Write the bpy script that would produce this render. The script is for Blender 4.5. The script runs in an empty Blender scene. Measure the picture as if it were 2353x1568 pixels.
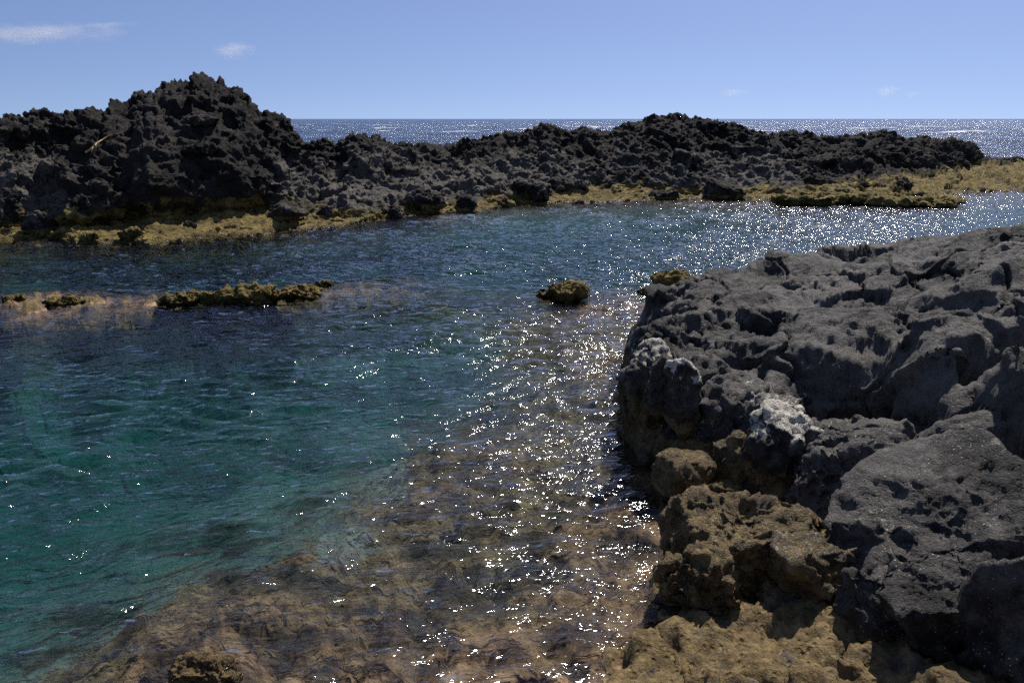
import bpy, math, random
import numpy as np

# ------------------------------------------------------------------ camera, sky, sun, exposure
SC = bpy.context.scene
COL = SC.collection
CAM_H = 3.0
FV = 1847.0                      # focal length in pixels of a 2352 px wide picture
CU, CV = 1176.0, 784.0
PITCH = math.atan((CV - 273.0) / FV)
cam = bpy.data.cameras.new('camera'); cam_o = bpy.data.objects.new('camera', cam); COL.objects.link(cam_o)
cam.sensor_width = 36.0; cam.lens = 36.0 * FV / 2352.0
cam.clip_start = 0.05; cam.clip_end = 60000
cam_o.location = (0, 0, CAM_H); cam_o.rotation_euler = (math.pi / 2 - PITCH, 0, 0)
SC.camera = cam_o

SUN_AZ, SUN_EL = math.radians(28), math.radians(55)     # azimuth clockwise from +Y
world = bpy.data.worlds.new('World'); SC.world = world; world.use_nodes = True
wn = world.node_tree.nodes; wl = world.node_tree.links
bg = wn['Background']
sky = wn.new('ShaderNodeTexSky'); sky.sky_type = 'NISHITA'; sky.sun_disc = False
sky.sun_elevation = SUN_EL; sky.sun_rotation = SUN_AZ
sky.altitude = 0; sky.air_density = 1.0; sky.dust_density = 0.5; sky.ozone_density = 4.0
tcw = wn.new('ShaderNodeTexCoord'); mpw = wn.new('ShaderNodeMapping'); nmw = wn.new('ShaderNodeVectorMath'); nmw.operation = 'NORMALIZE'
mpw.inputs['Scale'].default_value = (1, 1, 1.6); mpw.inputs['Location'].default_value = (0, 0, 0.15)     # clear sea air: a thin horizon band
tint = wn.new('ShaderNodeMix'); tint.data_type = 'RGBA'; tint.blend_type = 'MULTIPLY'; tint.inputs[0].default_value = 1; tint.inputs[7].default_value = (1.05, 0.965, 1.05, 1)
wl.new(tcw.outputs['Generated'], mpw.inputs[0]); wl.new(mpw.outputs[0], nmw.inputs[0]); wl.new(nmw.outputs[0], sky.inputs[0])
wl.new(sky.outputs[0], tint.inputs[6]); wl.new(tint.outputs[2], bg.inputs[0]); bg.inputs[1].default_value = 0.105
sun = bpy.data.lights.new('sun', 'SUN'); sun.energy = 5.0; sun.angle = math.radians(0.55); sun.color = (1.0, 0.97, 0.92)
sun_o = bpy.data.objects.new('sun', sun); COL.objects.link(sun_o)
sun_o.location = (20, 30, 40)
sun_o.rotation_euler = (math.pi / 2 - SUN_EL, 0, math.pi - SUN_AZ)

SC.view_settings.view_transform = 'Standard'; SC.view_settings.look = 'None'
SC.view_settings.exposure = 0.0; SC.view_settings.gamma = 1.0
SC.cycles.use_denoising = False
SC.cycles.max_bounces = 6; SC.cycles.diffuse_bounces = 2; SC.cycles.glossy_bounces = 3
SC.cycles.transmission_bounces = 4; SC.cycles.transparent_max_bounces = 12; SC.cycles.volume_bounces = 1
SC.cycles.caustics_reflective = False; SC.cycles.caustics_refractive = False
SC.cycles.sample_clamp_indirect = 3.0

# ------------------------------------------------------------------ geometry helpers
SP, CP = math.sin(PITCH), math.cos(PITCH)
def ray(u, v):
    a = (np.asarray(u, float) - CU) / FV; b = (np.asarray(v, float) - CV) / FV
    return a, CP - b * SP, -SP - b * CP
def at_z(u, v, z=0.0):
    dx, dy, dz = ray(u, v); t = (np.asarray(z, float) - CAM_H) / dz
    return np.stack(np.broadcast_arrays(dx * t, dy * t, CAM_H + dz * t), -1)
def at_y(u, v, y):
    dx, dy, dz = ray(u, v); t = np.asarray(y, float) / dy
    return np.stack(np.broadcast_arrays(dx * t, dy * t, CAM_H + dz * t), -1)

_rs = np.random.RandomState(7)
_perm = _rs.permutation(65536).astype(np.int64)
_grad = _rs.normal(size=(65536, 3)); _grad /= np.linalg.norm(_grad, axis=1)[:, None]
_grad = _grad.astype(np.float32)
_rnd = _rs.rand(65536, 3).astype(np.float32)
def _hash(ix, iy, iz):
    return _perm[(_perm[(_perm[ix & 65535] + iy) & 65535] + iz) & 65535]
def _chunks(fn, P, n=200000):
    s = P.shape[:-1]; P = P.reshape(-1, 3).astype(np.float32)
    out = np.concatenate([fn(P[i:i + n]) for i in range(0, len(P), n)]) if len(P) > n else fn(P)
    return out.reshape(s)
def perlin(P):
    def f(P):
        F = np.floor(P); I = F.astype(np.int64); d = P - F
        w = d * d * d * (d * (d * 6 - 15) + 10)
        r = 0
        for i in (0, 1):
            wx = w[:, 0] if i else 1 - w[:, 0]
            for j in (0, 1):
                wy = w[:, 1] if j else 1 - w[:, 1]
                for k in (0, 1):
                    wz = w[:, 2] if k else 1 - w[:, 2]
                    g = _grad[_hash(I[:, 0] + i, I[:, 1] + j, I[:, 2] + k)]
                    r = r + wx * wy * wz * (g[:, 0] * (d[:, 0] - i) + g[:, 1] * (d[:, 1] - j) + g[:, 2] * (d[:, 2] - k))
        return r * 1.6
    return _chunks(f, P)
def worley(P):
    """nearest-cell distance F1 and the gap F2-F1"""
    s = P.shape[:-1]; Q = P.reshape(-1, 3).astype(np.float32)
    o1 = np.empty(len(Q), np.float32); o2 = np.empty(len(Q), np.float32)
    for a in range(0, len(Q), 200000):
        p = Q[a:a + 200000]; F = np.floor(p); I = F.astype(np.int64); d = p - F
        f1 = np.full(len(p), 9., np.float32); f2 = f1.copy()
        for i in (-1, 0, 1):
            for j in (-1, 0, 1):
                for k in (-1, 0, 1):
                    r = _rnd[_hash(I[:, 0] + i, I[:, 1] + j, I[:, 2] + k)]
                    q = (r[:, 0] + i - d[:, 0])**2 + (r[:, 1] + j - d[:, 1])**2 + (r[:, 2] + k - d[:, 2])**2
                    f2 = np.minimum(f2, np.maximum(f1, q)); f1 = np.minimum(f1, q)
        o1[a:a + 200000] = np.sqrt(f1); o2[a:a + 200000] = np.sqrt(f2)
    return o1.reshape(s), (o2 - o1).reshape(s)
def chunk(P, tilt=1.0):
    """fractured blocks: every cell is a plane of its own tilt and height"""
    s = P.shape[:-1]; Q = P.reshape(-1, 3).astype(np.float32); out = np.empty(len(Q), np.float32)
    for a in range(0, len(Q), 200000):
        p = Q[a:a + 200000]; F = np.floor(p); I = F.astype(np.int64); d = p - F
        best = np.full(len(p), 9., np.float32); sec = best.copy(); val = np.zeros(len(p), np.float32); val2 = val.copy()
        for i in (-1, 0, 1):
            for j in (-1, 0, 1):
                for k in (-1, 0, 1):
                    h = _hash(I[:, 0] + i, I[:, 1] + j, I[:, 2] + k); r = _rnd[h]
                    ox_, oy_, oz_ = d[:, 0] - r[:, 0] - i, d[:, 1] - r[:, 1] - j, d[:, 2] - r[:, 2] - k
                    q = ox_**2 + oy_**2 + oz_**2; b = q < best
                    g_ = _grad[(h * 7 + 3) & 65535]
                    v = tilt * (g_[:, 0] * ox_ + g_[:, 1] * oy_ + g_[:, 2] * oz_) + r[:, 0] - 0.5
                    b2_ = (~b) & (q < sec)
                    val2 = np.where(b, val, np.where(b2_, v, val2)); sec = np.where(b, best, np.where(b2_, q, sec))
                    val = np.where(b, v, val); best = np.minimum(best, q)
        w_ = np.clip((np.sqrt(sec) - np.sqrt(best)) / 0.05, 0, 1) * 0.5 + 0.5
        out[a:a + 200000] = val * w_ + val2 * (1 - w_)
    return out.reshape(s)
def warp3(P, sc, amp, seed=0):
    return P + amp * np.stack([perlin(P / sc + seed), perlin(P / sc + seed + 31), perlin(P / sc + seed + 67)], -1)
def fbm(P, oct=4, gain=0.5):
    r = 0; a = 1.0; t = 0
    for i in range(oct):
        r = r + a * perlin(P * (2.03**i) + i * 17.3); t += a; a *= gain
    return r / t
def billow(P, oct=3, gain=0.5):
    r = 0; a = 1.0; t = 0
    for i in range(oct):
        r = r + a * np.abs(perlin(P * (2.07**i) + i * 11.7)); t += a; a *= gain
    return r / t * 2.2
def ridged(P, oct=4, gain=0.55):
    return 0.45 - billow(P, oct, gain)
def smooth(a, b, x):
    t = np.clip((x - a) / (b - a), 0, 1); return t * t * (3 - 2 * t)

def grid_normals(P):
    du = np.empty_like(P); dv = np.empty_like(P)
    du[:, 1:-1] = P[:, 2:] - P[:, :-2]; du[:, 0] = P[:, 1] - P[:, 0]; du[:, -1] = P[:, -1] - P[:, -2]
    dv[1:-1] = P[2:] - P[:-2]; dv[0] = P[1] - P[0]; dv[-1] = P[-1] - P[-2]
    n = np.cross(du, dv); n /= np.linalg.norm(n, axis=-1, keepdims=True) + 1e-9
    return n
def blur(A, k=3):
    for _ in range(k):
        B = A.copy(); B[1:-1] = (A[:-2] + 2 * A[1:-1] + A[2:]) / 4; A = B
        B = A.copy(); B[:, 1:-1] = (A[:, :-2] + 2 * A[:, 1:-1] + A[:, 2:]) / 4; A = B
    return A

def new_mesh(name, V, F, attrs=None, mat=None, smooth_shade=True):
    V = np.ascontiguousarray(V, np.float32).reshape(-1, 3); F = np.ascontiguousarray(F, np.int32); n = F.shape[1]
    me = bpy.data.meshes.new(name)
    me.vertices.add(len(V)); me.vertices.foreach_set('co', V.ravel())
    me.loops.add(F.size); me.loops.foreach_set('vertex_index', F.ravel())
    me.polygons.add(len(F)); me.polygons.foreach_set('loop_start', np.arange(0, F.size, n, dtype=np.int32))
    if smooth_shade: me.polygons.foreach_set('use_smooth', np.ones(len(F), bool))
    me.update(calc_edges=True)
    for k, a in (attrs or {}).items():
        at = me.attributes.new(k, 'FLOAT', 'POINT'); at.data.foreach_set('value', np.ascontiguousarray(a, np.float32).ravel())
    if mat: me.materials.append(mat)
    return me
def link(name, me, parent=None, label=None, cat=None, group=None, kind=None):
    o = bpy.data.objects.new(name, me); COL.objects.link(o)
    if parent: o.parent = parent
    if label: o['label'] = label
    if cat: o['category'] = cat
    if group: o['group'] = group
    if kind: o['kind'] = kind
    return o
def grid_faces(R, C, flip=False):
    i = np.arange(R * C).reshape(R, C)
    f = np.stack([i[:-1, :-1], i[:-1, 1:], i[1:, 1:], i[1:, :-1]], -1).reshape(-1, 4)
    return f[:, ::-1] if flip else f
def sub_grid(V, F, keep, attrs):
    """the faces of one mesh picked by a mask, re-indexed"""
    F = F[keep]; u, inv = np.unique(F, return_inverse=True)
    return V.reshape(-1, 3)[u], inv.reshape(F.shape), {k: a.ravel()[u] for k, a in attrs.items()}
def rbf(pts, X, Y, smoothing=0.0):
    pts = np.asarray(pts, float); n = len(pts)
    d = np.hypot(pts[:, None, 0] - pts[None, :, 0], pts[:, None, 1] - pts[None, :, 1])
    A = np.zeros((n + 3, n + 3)); A[:n, :n] = -d + smoothing * np.eye(n); A[:n, n] = 1; A[:n, n + 1:] = pts[:, :2]
    A[n, :n] = 1; A[n + 1:, :n] = pts[:, :2].T
    w = np.linalg.solve(A, np.concatenate([pts[:, 2], [0, 0, 0]]))
    out = w[n] + w[n + 1] * X + w[n + 2] * Y
    for i in range(n): out = out - w[i] * np.hypot(X - pts[i, 0], Y - pts[i, 1])
    return out

# ------------------------------------------------------------------ materials
def mat_new(name):
    m = bpy.data.materials.new(name); m.use_nodes = True
    nt = m.node_tree; nt.nodes.clear()
    return m, nt, nt.nodes, nt.links
class G:
    """small helper for wiring shader nodes"""
    def __init__(s, nt): s.nt = nt; s.n = nt.nodes; s.l = nt.links
    def node(s, t, ins=None, **kw):
        o = s.n.new(t)
        for k, v in kw.items(): setattr(o, k, v)
        for k, v in (ins or {}).items():
            if hasattr(v, 'is_linked'): s.l.new(v, o.inputs[k])
            else: o.inputs[k].default_value = v
        return o
    def noise(s, vec, scale, detail=4, rough=0.55, out=0, dist=0.0):
        return s.node('ShaderNodeTexNoise', {'Vector': vec, 'Scale': scale, 'Detail': detail, 'Roughness': rough, 'Distortion': dist}).outputs[out]
    def voro(s, vec, scale, feature='F1', rnd=1.0):
        return s.node('ShaderNodeTexVoronoi', {'Vector': vec, 'Scale': scale, 'Randomness': rnd}, feature=feature).outputs['Distance']
    def math(s, op, a, b=0.0, c=0.0, clamp=False):
        return s.node('ShaderNodeMath', {0: a, 1: b, 2: c}, operation=op, use_clamp=clamp).outputs[0]
    def ramp(s, fac, a, b, lo=0.0, hi=1.0):
        return s.node('ShaderNodeMapRange', {'Value': fac, 'From Min': a, 'From Max': b, 'To Min': lo, 'To Max': hi}, interpolation_type='SMOOTHSTEP').outputs[0]
    def mix(s, fac, a, b):
        o = s.node('ShaderNodeMix', data_type='RGBA')
        for k, v in ((0, fac), (6, a), (7, b)):
            if hasattr(v, 'is_linked'): s.l.new(v, o.inputs[k])
            else: o.inputs[k].default_value = v if k == 0 else (*v, 1)
        return o.outputs[2]
    def attr(s, name): return s.node('ShaderNodeAttribute', attribute_name=name).outputs['Fac']
    def pos(s): return s.node('ShaderNodeNewGeometry').outputs['Position']
    def bump(s, h, dist, strength=1.0, normal=None):
        o = s.node('ShaderNodeBump', {'Height': h, 'Distance': dist, 'Strength': strength})
        if normal is not None: s.l.new(normal, o.inputs['Normal'])
        return o.outputs[0]
    def out(s, surf=None, vol=None):
        o = s.n.new('ShaderNodeOutputMaterial')
        if surf is not None: s.l.new(surf, o.inputs['Surface'])
        if vol is not None: s.l.new(vol, o.inputs['Volume'])

def rock_material(name, dark, light, k=1.0, brown=(0.10, 0.075, 0.05), specks=0.0, moss=(0.045, 0.036, 0.016), pale=(0.25, 0.225, 0.19), algae_c=((0.20, 0.138, 0.036), (0.42, 0.315, 0.10), (0.085, 0.058, 0.02)), vesicle=0.6, rough=0.82, spec=0.18):
    """basalt; k = size of the grain in 1/m. vertex masks: algae (tidal crust), white (salt and shell crust)"""
    m, nt, n, l = mat_new(name); g = G(nt)
    p = g.pos()
    n1 = g.noise(p, 0.9 * k, 6, 0.62); n2 = g.noise(p, 6.0 * k, 5, 0.65); n3 = g.noise(p, 38.0 * k, 4, 0.6)
    f = g.math('ADD', g.math('MULTIPLY', n1, 0.5), g.math('ADD', g.math('MULTIPLY', n2, 0.35), g.math('MULTIPLY', n3, 0.15)))
    f = g.math('ADD', f, g.math('MULTIPLY', g.math('SUBTRACT', g.noise(p, 0.3 * k, 3, 0.5), 0.5), 0.35))
    c = g.mix(g.ramp(f, 0.40, 0.61), dark, light)
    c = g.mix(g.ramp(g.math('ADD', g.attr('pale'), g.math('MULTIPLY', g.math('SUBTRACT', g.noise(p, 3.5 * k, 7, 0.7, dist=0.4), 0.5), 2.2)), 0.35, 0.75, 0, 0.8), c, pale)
    c = g.mix(g.ramp(g.noise(p, 2.2 * k, 5, 0.6, dist=0.6), 0.52, 0.74, 0, 0.55), c, brown)
    # pale mineral dust in fine flecks
    c = g.mix(g.ramp(g.noise(p, 22 * k, 5, 0.7), 0.60, 0.78, 0, 0.30), c, (0.17, 0.158, 0.143))
    al = g.attr('algae')
    a1 = g.mix(g.ramp(g.noise(p, 5.5 * k, 6, 0.68), 0.36, 0.66), algae_c[0], algae_c[1])
    a1 = g.mix(g.ramp(g.noise(p, 10.0 * k, 6, 0.7), 0.50, 0.62, 0, 0.85), a1, algae_c[2])
    a1 = g.mix(g.ramp(g.noise(p, 1.6 * k, 5, 0.6), 0.52, 0.66, 0, 0.6), a1, algae_c[2])
    ax = g.math('ADD', al, g.math('MULTIPLY', g.math('SUBTRACT', g.noise(p, 3.0 * k, 8, 0.72), 0.5), 1.7))
    am = g.ramp(ax, 0.40, 0.62)
    c = g.mix(g.ramp(ax, 0.12, 0.45, 0, 0.85), c, moss)
    c = g.mix(am, c, a1)
    wm = g.ramp(g.math('ADD', g.attr('white'), g.math('MULTIPLY', g.math('SUBTRACT', g.noise(p, 15.0 * k, 8, 0.8), 0.5), 2.6)), 0.42, 0.66)
    c = g.mix(wm, c, (0.66, 0.60, 0.49))
    if specks:
        d = g.voro(p, 40.0); mk = g.ramp(g.noise(p, 3.0, 4, 0.6), 0.45, 0.62)
        sp = g.math('MULTIPLY', g.ramp(d, 0.20, 0.12), g.math('MULTIPLY', mk, g.math('MULTIPLY', g.attr('speck'), specks)))
        c = g.mix(sp, c, (0.62, 0.58, 0.50))
    zsep = g.node('ShaderNodeSeparateXYZ', {0: p}).outputs[2]
    wet = g.ramp(g.math('ADD', zsep, g.math('MULTIPLY', g.math('SUBTRACT', g.noise(p, 4.0, 5, 0.6), 0.5), 0.16)), 0.10, 0.03)
    wetm = g.node('ShaderNodeMix', {0: g.math('MULTIPLY', wet, 0.62), 6: c}, data_type='RGBA', blend_type='MULTIPLY'); wetm.inputs[7].default_value = (0.25, 0.24, 0.22, 1)
    c = wetm.outputs[2]
    h1 = g.noise(p, 5.0 * k, 9, 0.66)
    pmk = g.ramp(g.noise(p, 1.7 * k, 4, 0.6), 0.42, 0.60)
    pit = g.math('ADD', g.math('MULTIPLY', g.math('SUBTRACT', g.ramp(g.voro(p, 16.0 * k), 0.10, 0.34), 1.0), pmk), 1.0)
    pit2 = g.ramp(g.voro(p, 42.0 * k), 0.10, 0.40)
    h = g.math('ADD', g.math('MULTIPLY', h1, 1.0), g.math('ADD', g.math('MULTIPLY', pit, 0.35 * vesicle), g.math('MULTIPLY', pit2, 0.16 * vesicle)))
    h = g.math('ADD', h, g.math('MULTIPLY', wm, 0.25))
    h = g.math('ADD', h, g.math('MULTIPLY', g.noise(p, 60 * k, 4, 0.6), g.math('ADD', 0.20, g.math('MULTIPLY', am, 0.22))))
    nb = g.bump(h, 0.135 / k, 1.0)
    r = g.math('SUBTRACT', g.math('SUBTRACT', rough, g.math('MULTIPLY', am, 0.12)), g.math('MULTIPLY', wet, 0.42))
    b = g.node('ShaderNodeBsdfPrincipled', {'Base Color': c, 'Roughness': r, 'Normal': nb, 'Specular IOR Level': spec})
    g.out(b.outputs[0]); return m

M_ridge = rock_material('clinker_lava', (0.011, 0.0096, 0.0082), (0.056, 0.048, 0.040), k=0.55, pale=(0.19, 0.168, 0.14), vesicle=0.9)
M_far_rock = rock_material('shore_basalt', (0.034, 0.030, 0.025), (0.155, 0.136, 0.113), k=0.7, vesicle=0.6)
M_near = rock_material('pitted_basalt', (0.018, 0.016, 0.0136), (0.150, 0.135, 0.116), k=1.6, rough=0.66, spec=0.28, specks=1.0, brown=(0.085, 0.068, 0.05),
                       algae_c=((0.135, 0.09, 0.034), (0.32, 0.225, 0.095), (0.055, 0.038, 0.020)))

def bed_material():
    m, nt, n, l = mat_new('pool_bed'); g = G(nt); p = g.pos()
    n1 = g.noise(p, 2.6, 7, 0.62, dist=0.3); n2 = g.noise(p, 9.0, 6, 0.68); n3 = g.noise(p, 0.7, 4, 0.55)
    rockc = g.mix(g.ramp(n2, 0.36, 0.66), (0.22, 0.128, 0.066), (0.56, 0.37, 0.205))
    rockc = g.mix(g.ramp(n1, 0.47, 0.58, 0, 0.88), rockc, (0.05, 0.038, 0.03))
    rockc = g.mix(g.ramp(g.noise(p, 3.7, 5, 0.6), 0.57, 0.72, 0, 0.7), rockc, (0.15, 0.06, 0.055))
    sand = g.mix(g.ramp(n2, 0.35, 0.65), (0.27, 0.265, 0.23), (0.46, 0.45, 0.40))
    weed_deep = g.mix(g.ramp(n2, 0.40, 0.62), (0.030, 0.028, 0.022), (0.12, 0.095, 0.06))
    c = g.mix(g.ramp(g.math('ADD', g.attr('sand'), g.math('MULTIPLY', g.math('SUBTRACT', n1, 0.5), 0.9)), 0.35, 0.65), rockc, sand)
    c = g.mix(g.ramp(g.math('ADD', g.attr('weed_deep'), g.math('MULTIPLY', g.math('SUBTRACT', n1, 0.5), 1.3)), 0.38, 0.62), c, weed_deep)
    gold = g.mix(g.ramp(g.noise(p, 12, 6, 0.68), 0.36, 0.66), (0.115, 0.075, 0.028), (0.28, 0.195, 0.082))
    gold = g.mix(g.ramp(g.noise(p, 26, 4, 0.65), 0.54, 0.70, 0, 0.75), gold, (0.06, 0.038, 0.016))
    gold = g.mix(g.ramp(g.noise(p, 4.5, 7, 0.72), 0.52, 0.64, 0, 0.75), gold, (0.075, 0.068, 0.062))
    c = g.mix(g.ramp(g.math('ADD', g.attr('algae'), g.math('MULTIPLY', g.math('SUBTRACT', n2, 0.5), 0.7)), 0.35, 0.65), c, gold)
    wm = g.ramp(g.math('ADD', g.attr('white'), g.math('MULTIPLY', g.math('SUBTRACT', g.noise(p, 26, 5, 0.72), 0.5), 1.4)), 0.46, 0.62)
    c = g.mix(wm, c, (0.60, 0.55, 0.45))
    h = g.math('ADD', g.noise(p, 11, 8, 0.66), g.math('MULTIPLY', g.noise(p, 75, 4, 0.6), 0.28))
    h = g.math('ADD', h, g.math('MULTIPLY', g.ramp(g.voro(p, 20), 0.08, 0.4), 0.35))
    b = g.node('ShaderNodeBsdfPrincipled', {'Base Color': c, 'Roughness': 0.8, 'Normal': g.bump(h, 0.05), 'Specular IOR Level': 0.3})
    g.out(b.outputs[0]); return m
M_bed = bed_material()

def water_material():
    m, nt, n, l = mat_new('clear_water'); g = G(nt); p = g.pos()
    # ripples turn as they pass from the strait onto the shelf
    xyz = g.node('ShaderNodeSeparateXYZ', {0: p}).outputs
    turn = g.ramp(xyz[1], 6.0, 20.0, -0.22, 0.28)
    st = g.node('ShaderNodeCombineXYZ', {0: g.math('MULTIPLY', xyz[0], 0.36), 1: g.math('ADD', xyz[1], g.math('MULTIPLY', xyz[0], turn)), 2: xyz[2]}).outputs[0]
    h = g.math('ADD', g.math('MULTIPLY', g.noise(st, 6.0, 2, 0.5, dist=0.35), 0.80), g.math('MULTIPLY', g.noise(st, 17.0, 2, 0.55, dist=0.15), 0.38))
    nb = g.bump(h, 0.088, 1.0)
    gl = g.node('ShaderNodeBsdfGlossy', {'Roughness': 0.08, 'Normal': nb, 'Color': (1, 1, 1, 1)}, distribution='GGX')
    tr = g.node('ShaderNodeBsdfTransparent', {'Color': (1, 1, 1, 1)})
    rf = g.node('ShaderNodeBsdfRefraction', {'Roughness': 0.0, 'IOR': 1.33, 'Normal': nb})
    under = g.node('ShaderNodeMixShader', {0: 0.35, 1: tr.outputs[0], 2: rf.outputs[0]})
    fr = g.node('ShaderNodeFresnel', {'IOR': 1.33, 'Normal': nb})
    mx = g.node('ShaderNodeMixShader', {0: fr.outputs[0], 1: under.outputs[0], 2: gl.outputs[0]})
    ab = g.node('ShaderNodeVolumeAbsorption', {'Color': (0.0, 0.565, 0.59, 1), 'Density': 0.42})
    g.out(mx.outputs[0], ab.outputs[0]); return m
M_water = water_material()

def sea_material():
    m, nt, n, l = mat_new('open_sea'); g = G(nt); p = g.pos()
    st = g.node('ShaderNodeMapping', {'Vector': p, 'Scale': (0.45, 1.0, 1.0)}).outputs[0]
    h = g.math('ADD', g.noise(st, 0.45, 6, 0.65, dist=0.4), g.math('MULTIPLY', g.noise(st, 2.2, 4, 0.6), 0.30))
    nb = g.bump(h, 1.15, 1.0)
    foam = g.ramp(g.math('ADD', g.attr('foam'), g.math('MULTIPLY', g.math('SUBTRACT', g.noise(st, 0.5, 6, 0.75), 0.5), 1.6)), 0.72, 0.95)
    c = g.mix(foam, (0.008, 0.026, 0.066), (0.78, 0.80, 0.82))
    r = g.math('ADD', 0.19, g.math('MULTIPLY', foam, 0.55))
    b = g.node('ShaderNodeBsdfPrincipled', {'Base Color': c, 'Roughness': r, 'IOR': 1.33, 'Normal': nb})
    g.out(b.outputs[0]); return m
M_sea = sea_material()

# ------------------------------------------------------------------ pool bed and tidal shelf (one sheet)
# (u, v, z): pixel of the photograph and height above the water
bed_pts = [
 # deep pool, pale sand floor
 (0,1000,-2.0),(200,1050,-2.1),(400,1050,-2.0),(150,1200,-2.0),(0,1350,-1.9),(300,900,-2.3),(600,900,-2.3),(700,1000,-1.9),(0,850,-2.3),(400,820,-2.4),(800,850,-2.2),
 (0,1568,-1.6),(100,1480,-1.7),(450,1150,-1.7),(900,800,-2.2),(600,1080,-1.6),(250,1350,-1.4),(500,1220,-1.2),(450,1330,-1.2),(650,1250,-1.15),(800,1100,-1.3),(700,1180,-1.1),
 (850,1000,-1.5),(1000,920,-1.3),(1050,820,-1.5),(950,740,-1.7),(600,760,-1.8),(200,780,-1.6),
 # drop-off edge of the brown shelf
 (200,1540,-0.50),(300,1470,-0.45),(450,1385,-0.42),(560,1365,-0.40),(700,1335,-0.42),(800,1295,-0.42),(835,1200,-0.45),(950,1070,-0.45),(1040,990,-0.55),(1150,920,-0.55),(1110,800,-0.7),(1130,730,-0.6),(1230,690,-0.35),
 # brown shelf
 (420,1500,-0.12),(520,1480,-0.16),(300,1568,-0.25),(450,1560,-0.02),(700,1450,-0.26),(700,1560,-0.12),(900,1500,-0.22),(900,1330,-0.32),(1000,1150,-0.32),(1000,1250,-0.34),(1100,1050,-0.36),(1100,1400,-0.26),(1150,1200,-0.34),
 (1250,950,-0.40),(1300,850,-0.40),(1250,780,-0.42),(1280,1100,-0.38),(1300,1300,-0.25),(1300,1480,-0.15),(1100,1530,-0.14),(1380,1000,-0.38),(1400,1150,-0.30),(1400,1300,-0.18),(1450,1400,-0.10),
 (1350,720,-0.22),(1440,680,-0.12),(1450,760,-0.28),(1300,690,-0.15),(1500,1250,-0.10),(1480,1170,-0.16),
 # shelf rising out of the water at the outcrop's foot
 (1530,1400,0.00),(1530,1330,0.0),(1420,1530,-0.02),(1380,1568,0.0),(1500,1480,0.05),(1560,1250,0.02),(1545,1180,0.05),(1600,1450,0.10),(1700,1500,0.14),(1600,1568,0.13),(1850,1568,0.20),(1800,1400,0.17),(1900,1480,0.22),
 (1600,1130,0.13),(1700,1150,0.16),(1560,1080,0.06),(1700,1320,0.14),(1950,1300,0.22),(2000,1568,0.22),(2100,1300,0.2),(2352,1568,0.25),(2352,1200,0.2),(2000,1100,0.15),(2300,1000,0.1),
 # strait towards the right
 (1200,600,-2.6),(1500,560,-2.8),(1800,540,-2.8),(1300,520,-2.4),(2000,520,-2.6),(2300,480,-1.5),(1000,560,-2.2),(1700,600,-1.6),(1550,620,-0.8),(1900,590,-1.6),(2300,520,-1.5),
 # channel behind the reef, under the cliff
 (0,620,-2.4),(200,600,-2.5),(500,590,-2.6),(800,570,-2.6),(0,580,-1.2),(900,520,-1.6),
 # reef bar
 (0,705,-0.05),(0,740,-0.08),(60,692,-0.03),(150,690,-0.02),(120,715,-0.05),(60,725,-.06),(200,715,-.07),(250,690,-0.06),(330,700,-0.06),(330,684,-.06),(100,668,-.12),(250,670,-.14),(0,682,-.06),(170,677,-.07),(400,672,-.12),(560,655,-.3),(800,640,-.2),(400,690,-0.02),(560,690,-0.02),(700,670,-0.04),(800,650,-0.15),(880,640,-0.22),(960,628,-0.35),
 (300,645,-0.9),(500,640,-1.0),(700,632,-1.0),(850,625,-0.9),(100,645,-0.9),(1020,622,-1.0),
 (0,770,-0.9),(250,728,-0.8),(450,712,-0.7),(650,700,-0.7),(800,685,-0.8),
 # far shore
 (0,556,-0.1),(200,556,-0.1),(400,552,-0.15),(700,528,-0.15),(1000,492,-0.15),(1300,468,-0.15),(1700,464,-0.15),(2100,470,-0.15),(2352,446,-0.15)]
bp = []
for u, v, z in bed_pts:
    q_ = at_z(u, v, z * float(smooth(820., 1050., v)) if z < 0 else z); q_[2] = z; bp.append(q_)
bp = np.array(bp)
extra = [(-12, 2, -1.6), (-6, 1, -1.2), (-2.5, 1.5, -0.5), (-1, 1.8, 0.1), (0, 1, 0.6), (2, 1.2, 0.7), (4, 1, 1.0), (0, -3, 1.4), (-5, -3, 0.6), (5, -3, 1.5), (-16, 10, -1.8), (8, 14, -1.2), (14, 16, -1.5), (20, 22, -1.8), (26, 36, -1.0), (-16, 22, -0.5), (9, 6, 0.2), (9, 10, 0.0), (-10, 26, 0.3), (10, 40, 0.3)]
bp = np.concatenate([bp, np.array(extra, float)])
def warped_rows(y0, y1, f, dmin):
    ys = [y0]
    while ys[-1] < y1: ys.append(ys[-1] + max(dmin, f * max(ys[-1], 0)))
    return np.array(ys)
by = warped_rows(-4.0, 40.0, 0.0075, 0.028)
ca = np.linspace(-0.80, 0.80, 440)
BY, BA = np.meshgrid(by, ca, indexing='ij')
BX = BA * np.maximum(BY, 0) * 0.93 + BA * 6.0 / (1 + np.exp((BY - 4) / 1.2)) 
BZ = rbf(bp, BX, BY, 0.002)
P = np.stack([BX, BY, BZ], -1)
shallow = smooth(-1.4, -0.2, BZ)
n_a = fbm(P / 0.9 + 3.1, 4); n_b = billow(P / 0.42 + 9.2, 3); f1, f21 = worley(P / 0.30)
f1b, _ = worley(P / 0.11 + 4.4)
dz = shallow * (0.12 * n_a + 0.13 * (n_b - 0.45) + 0.10 * (0.5 - f1) + 0.028 * (0.5 - f1b)) + (1 - shallow) * (0.25 * fbm(P / 1.6, 3))
land = smooth(-0.02, 0.12, BZ)
f1c, _ = worley(P / 0.055 + 1.3)
Pc = warp3(P, .2, .08)
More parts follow.
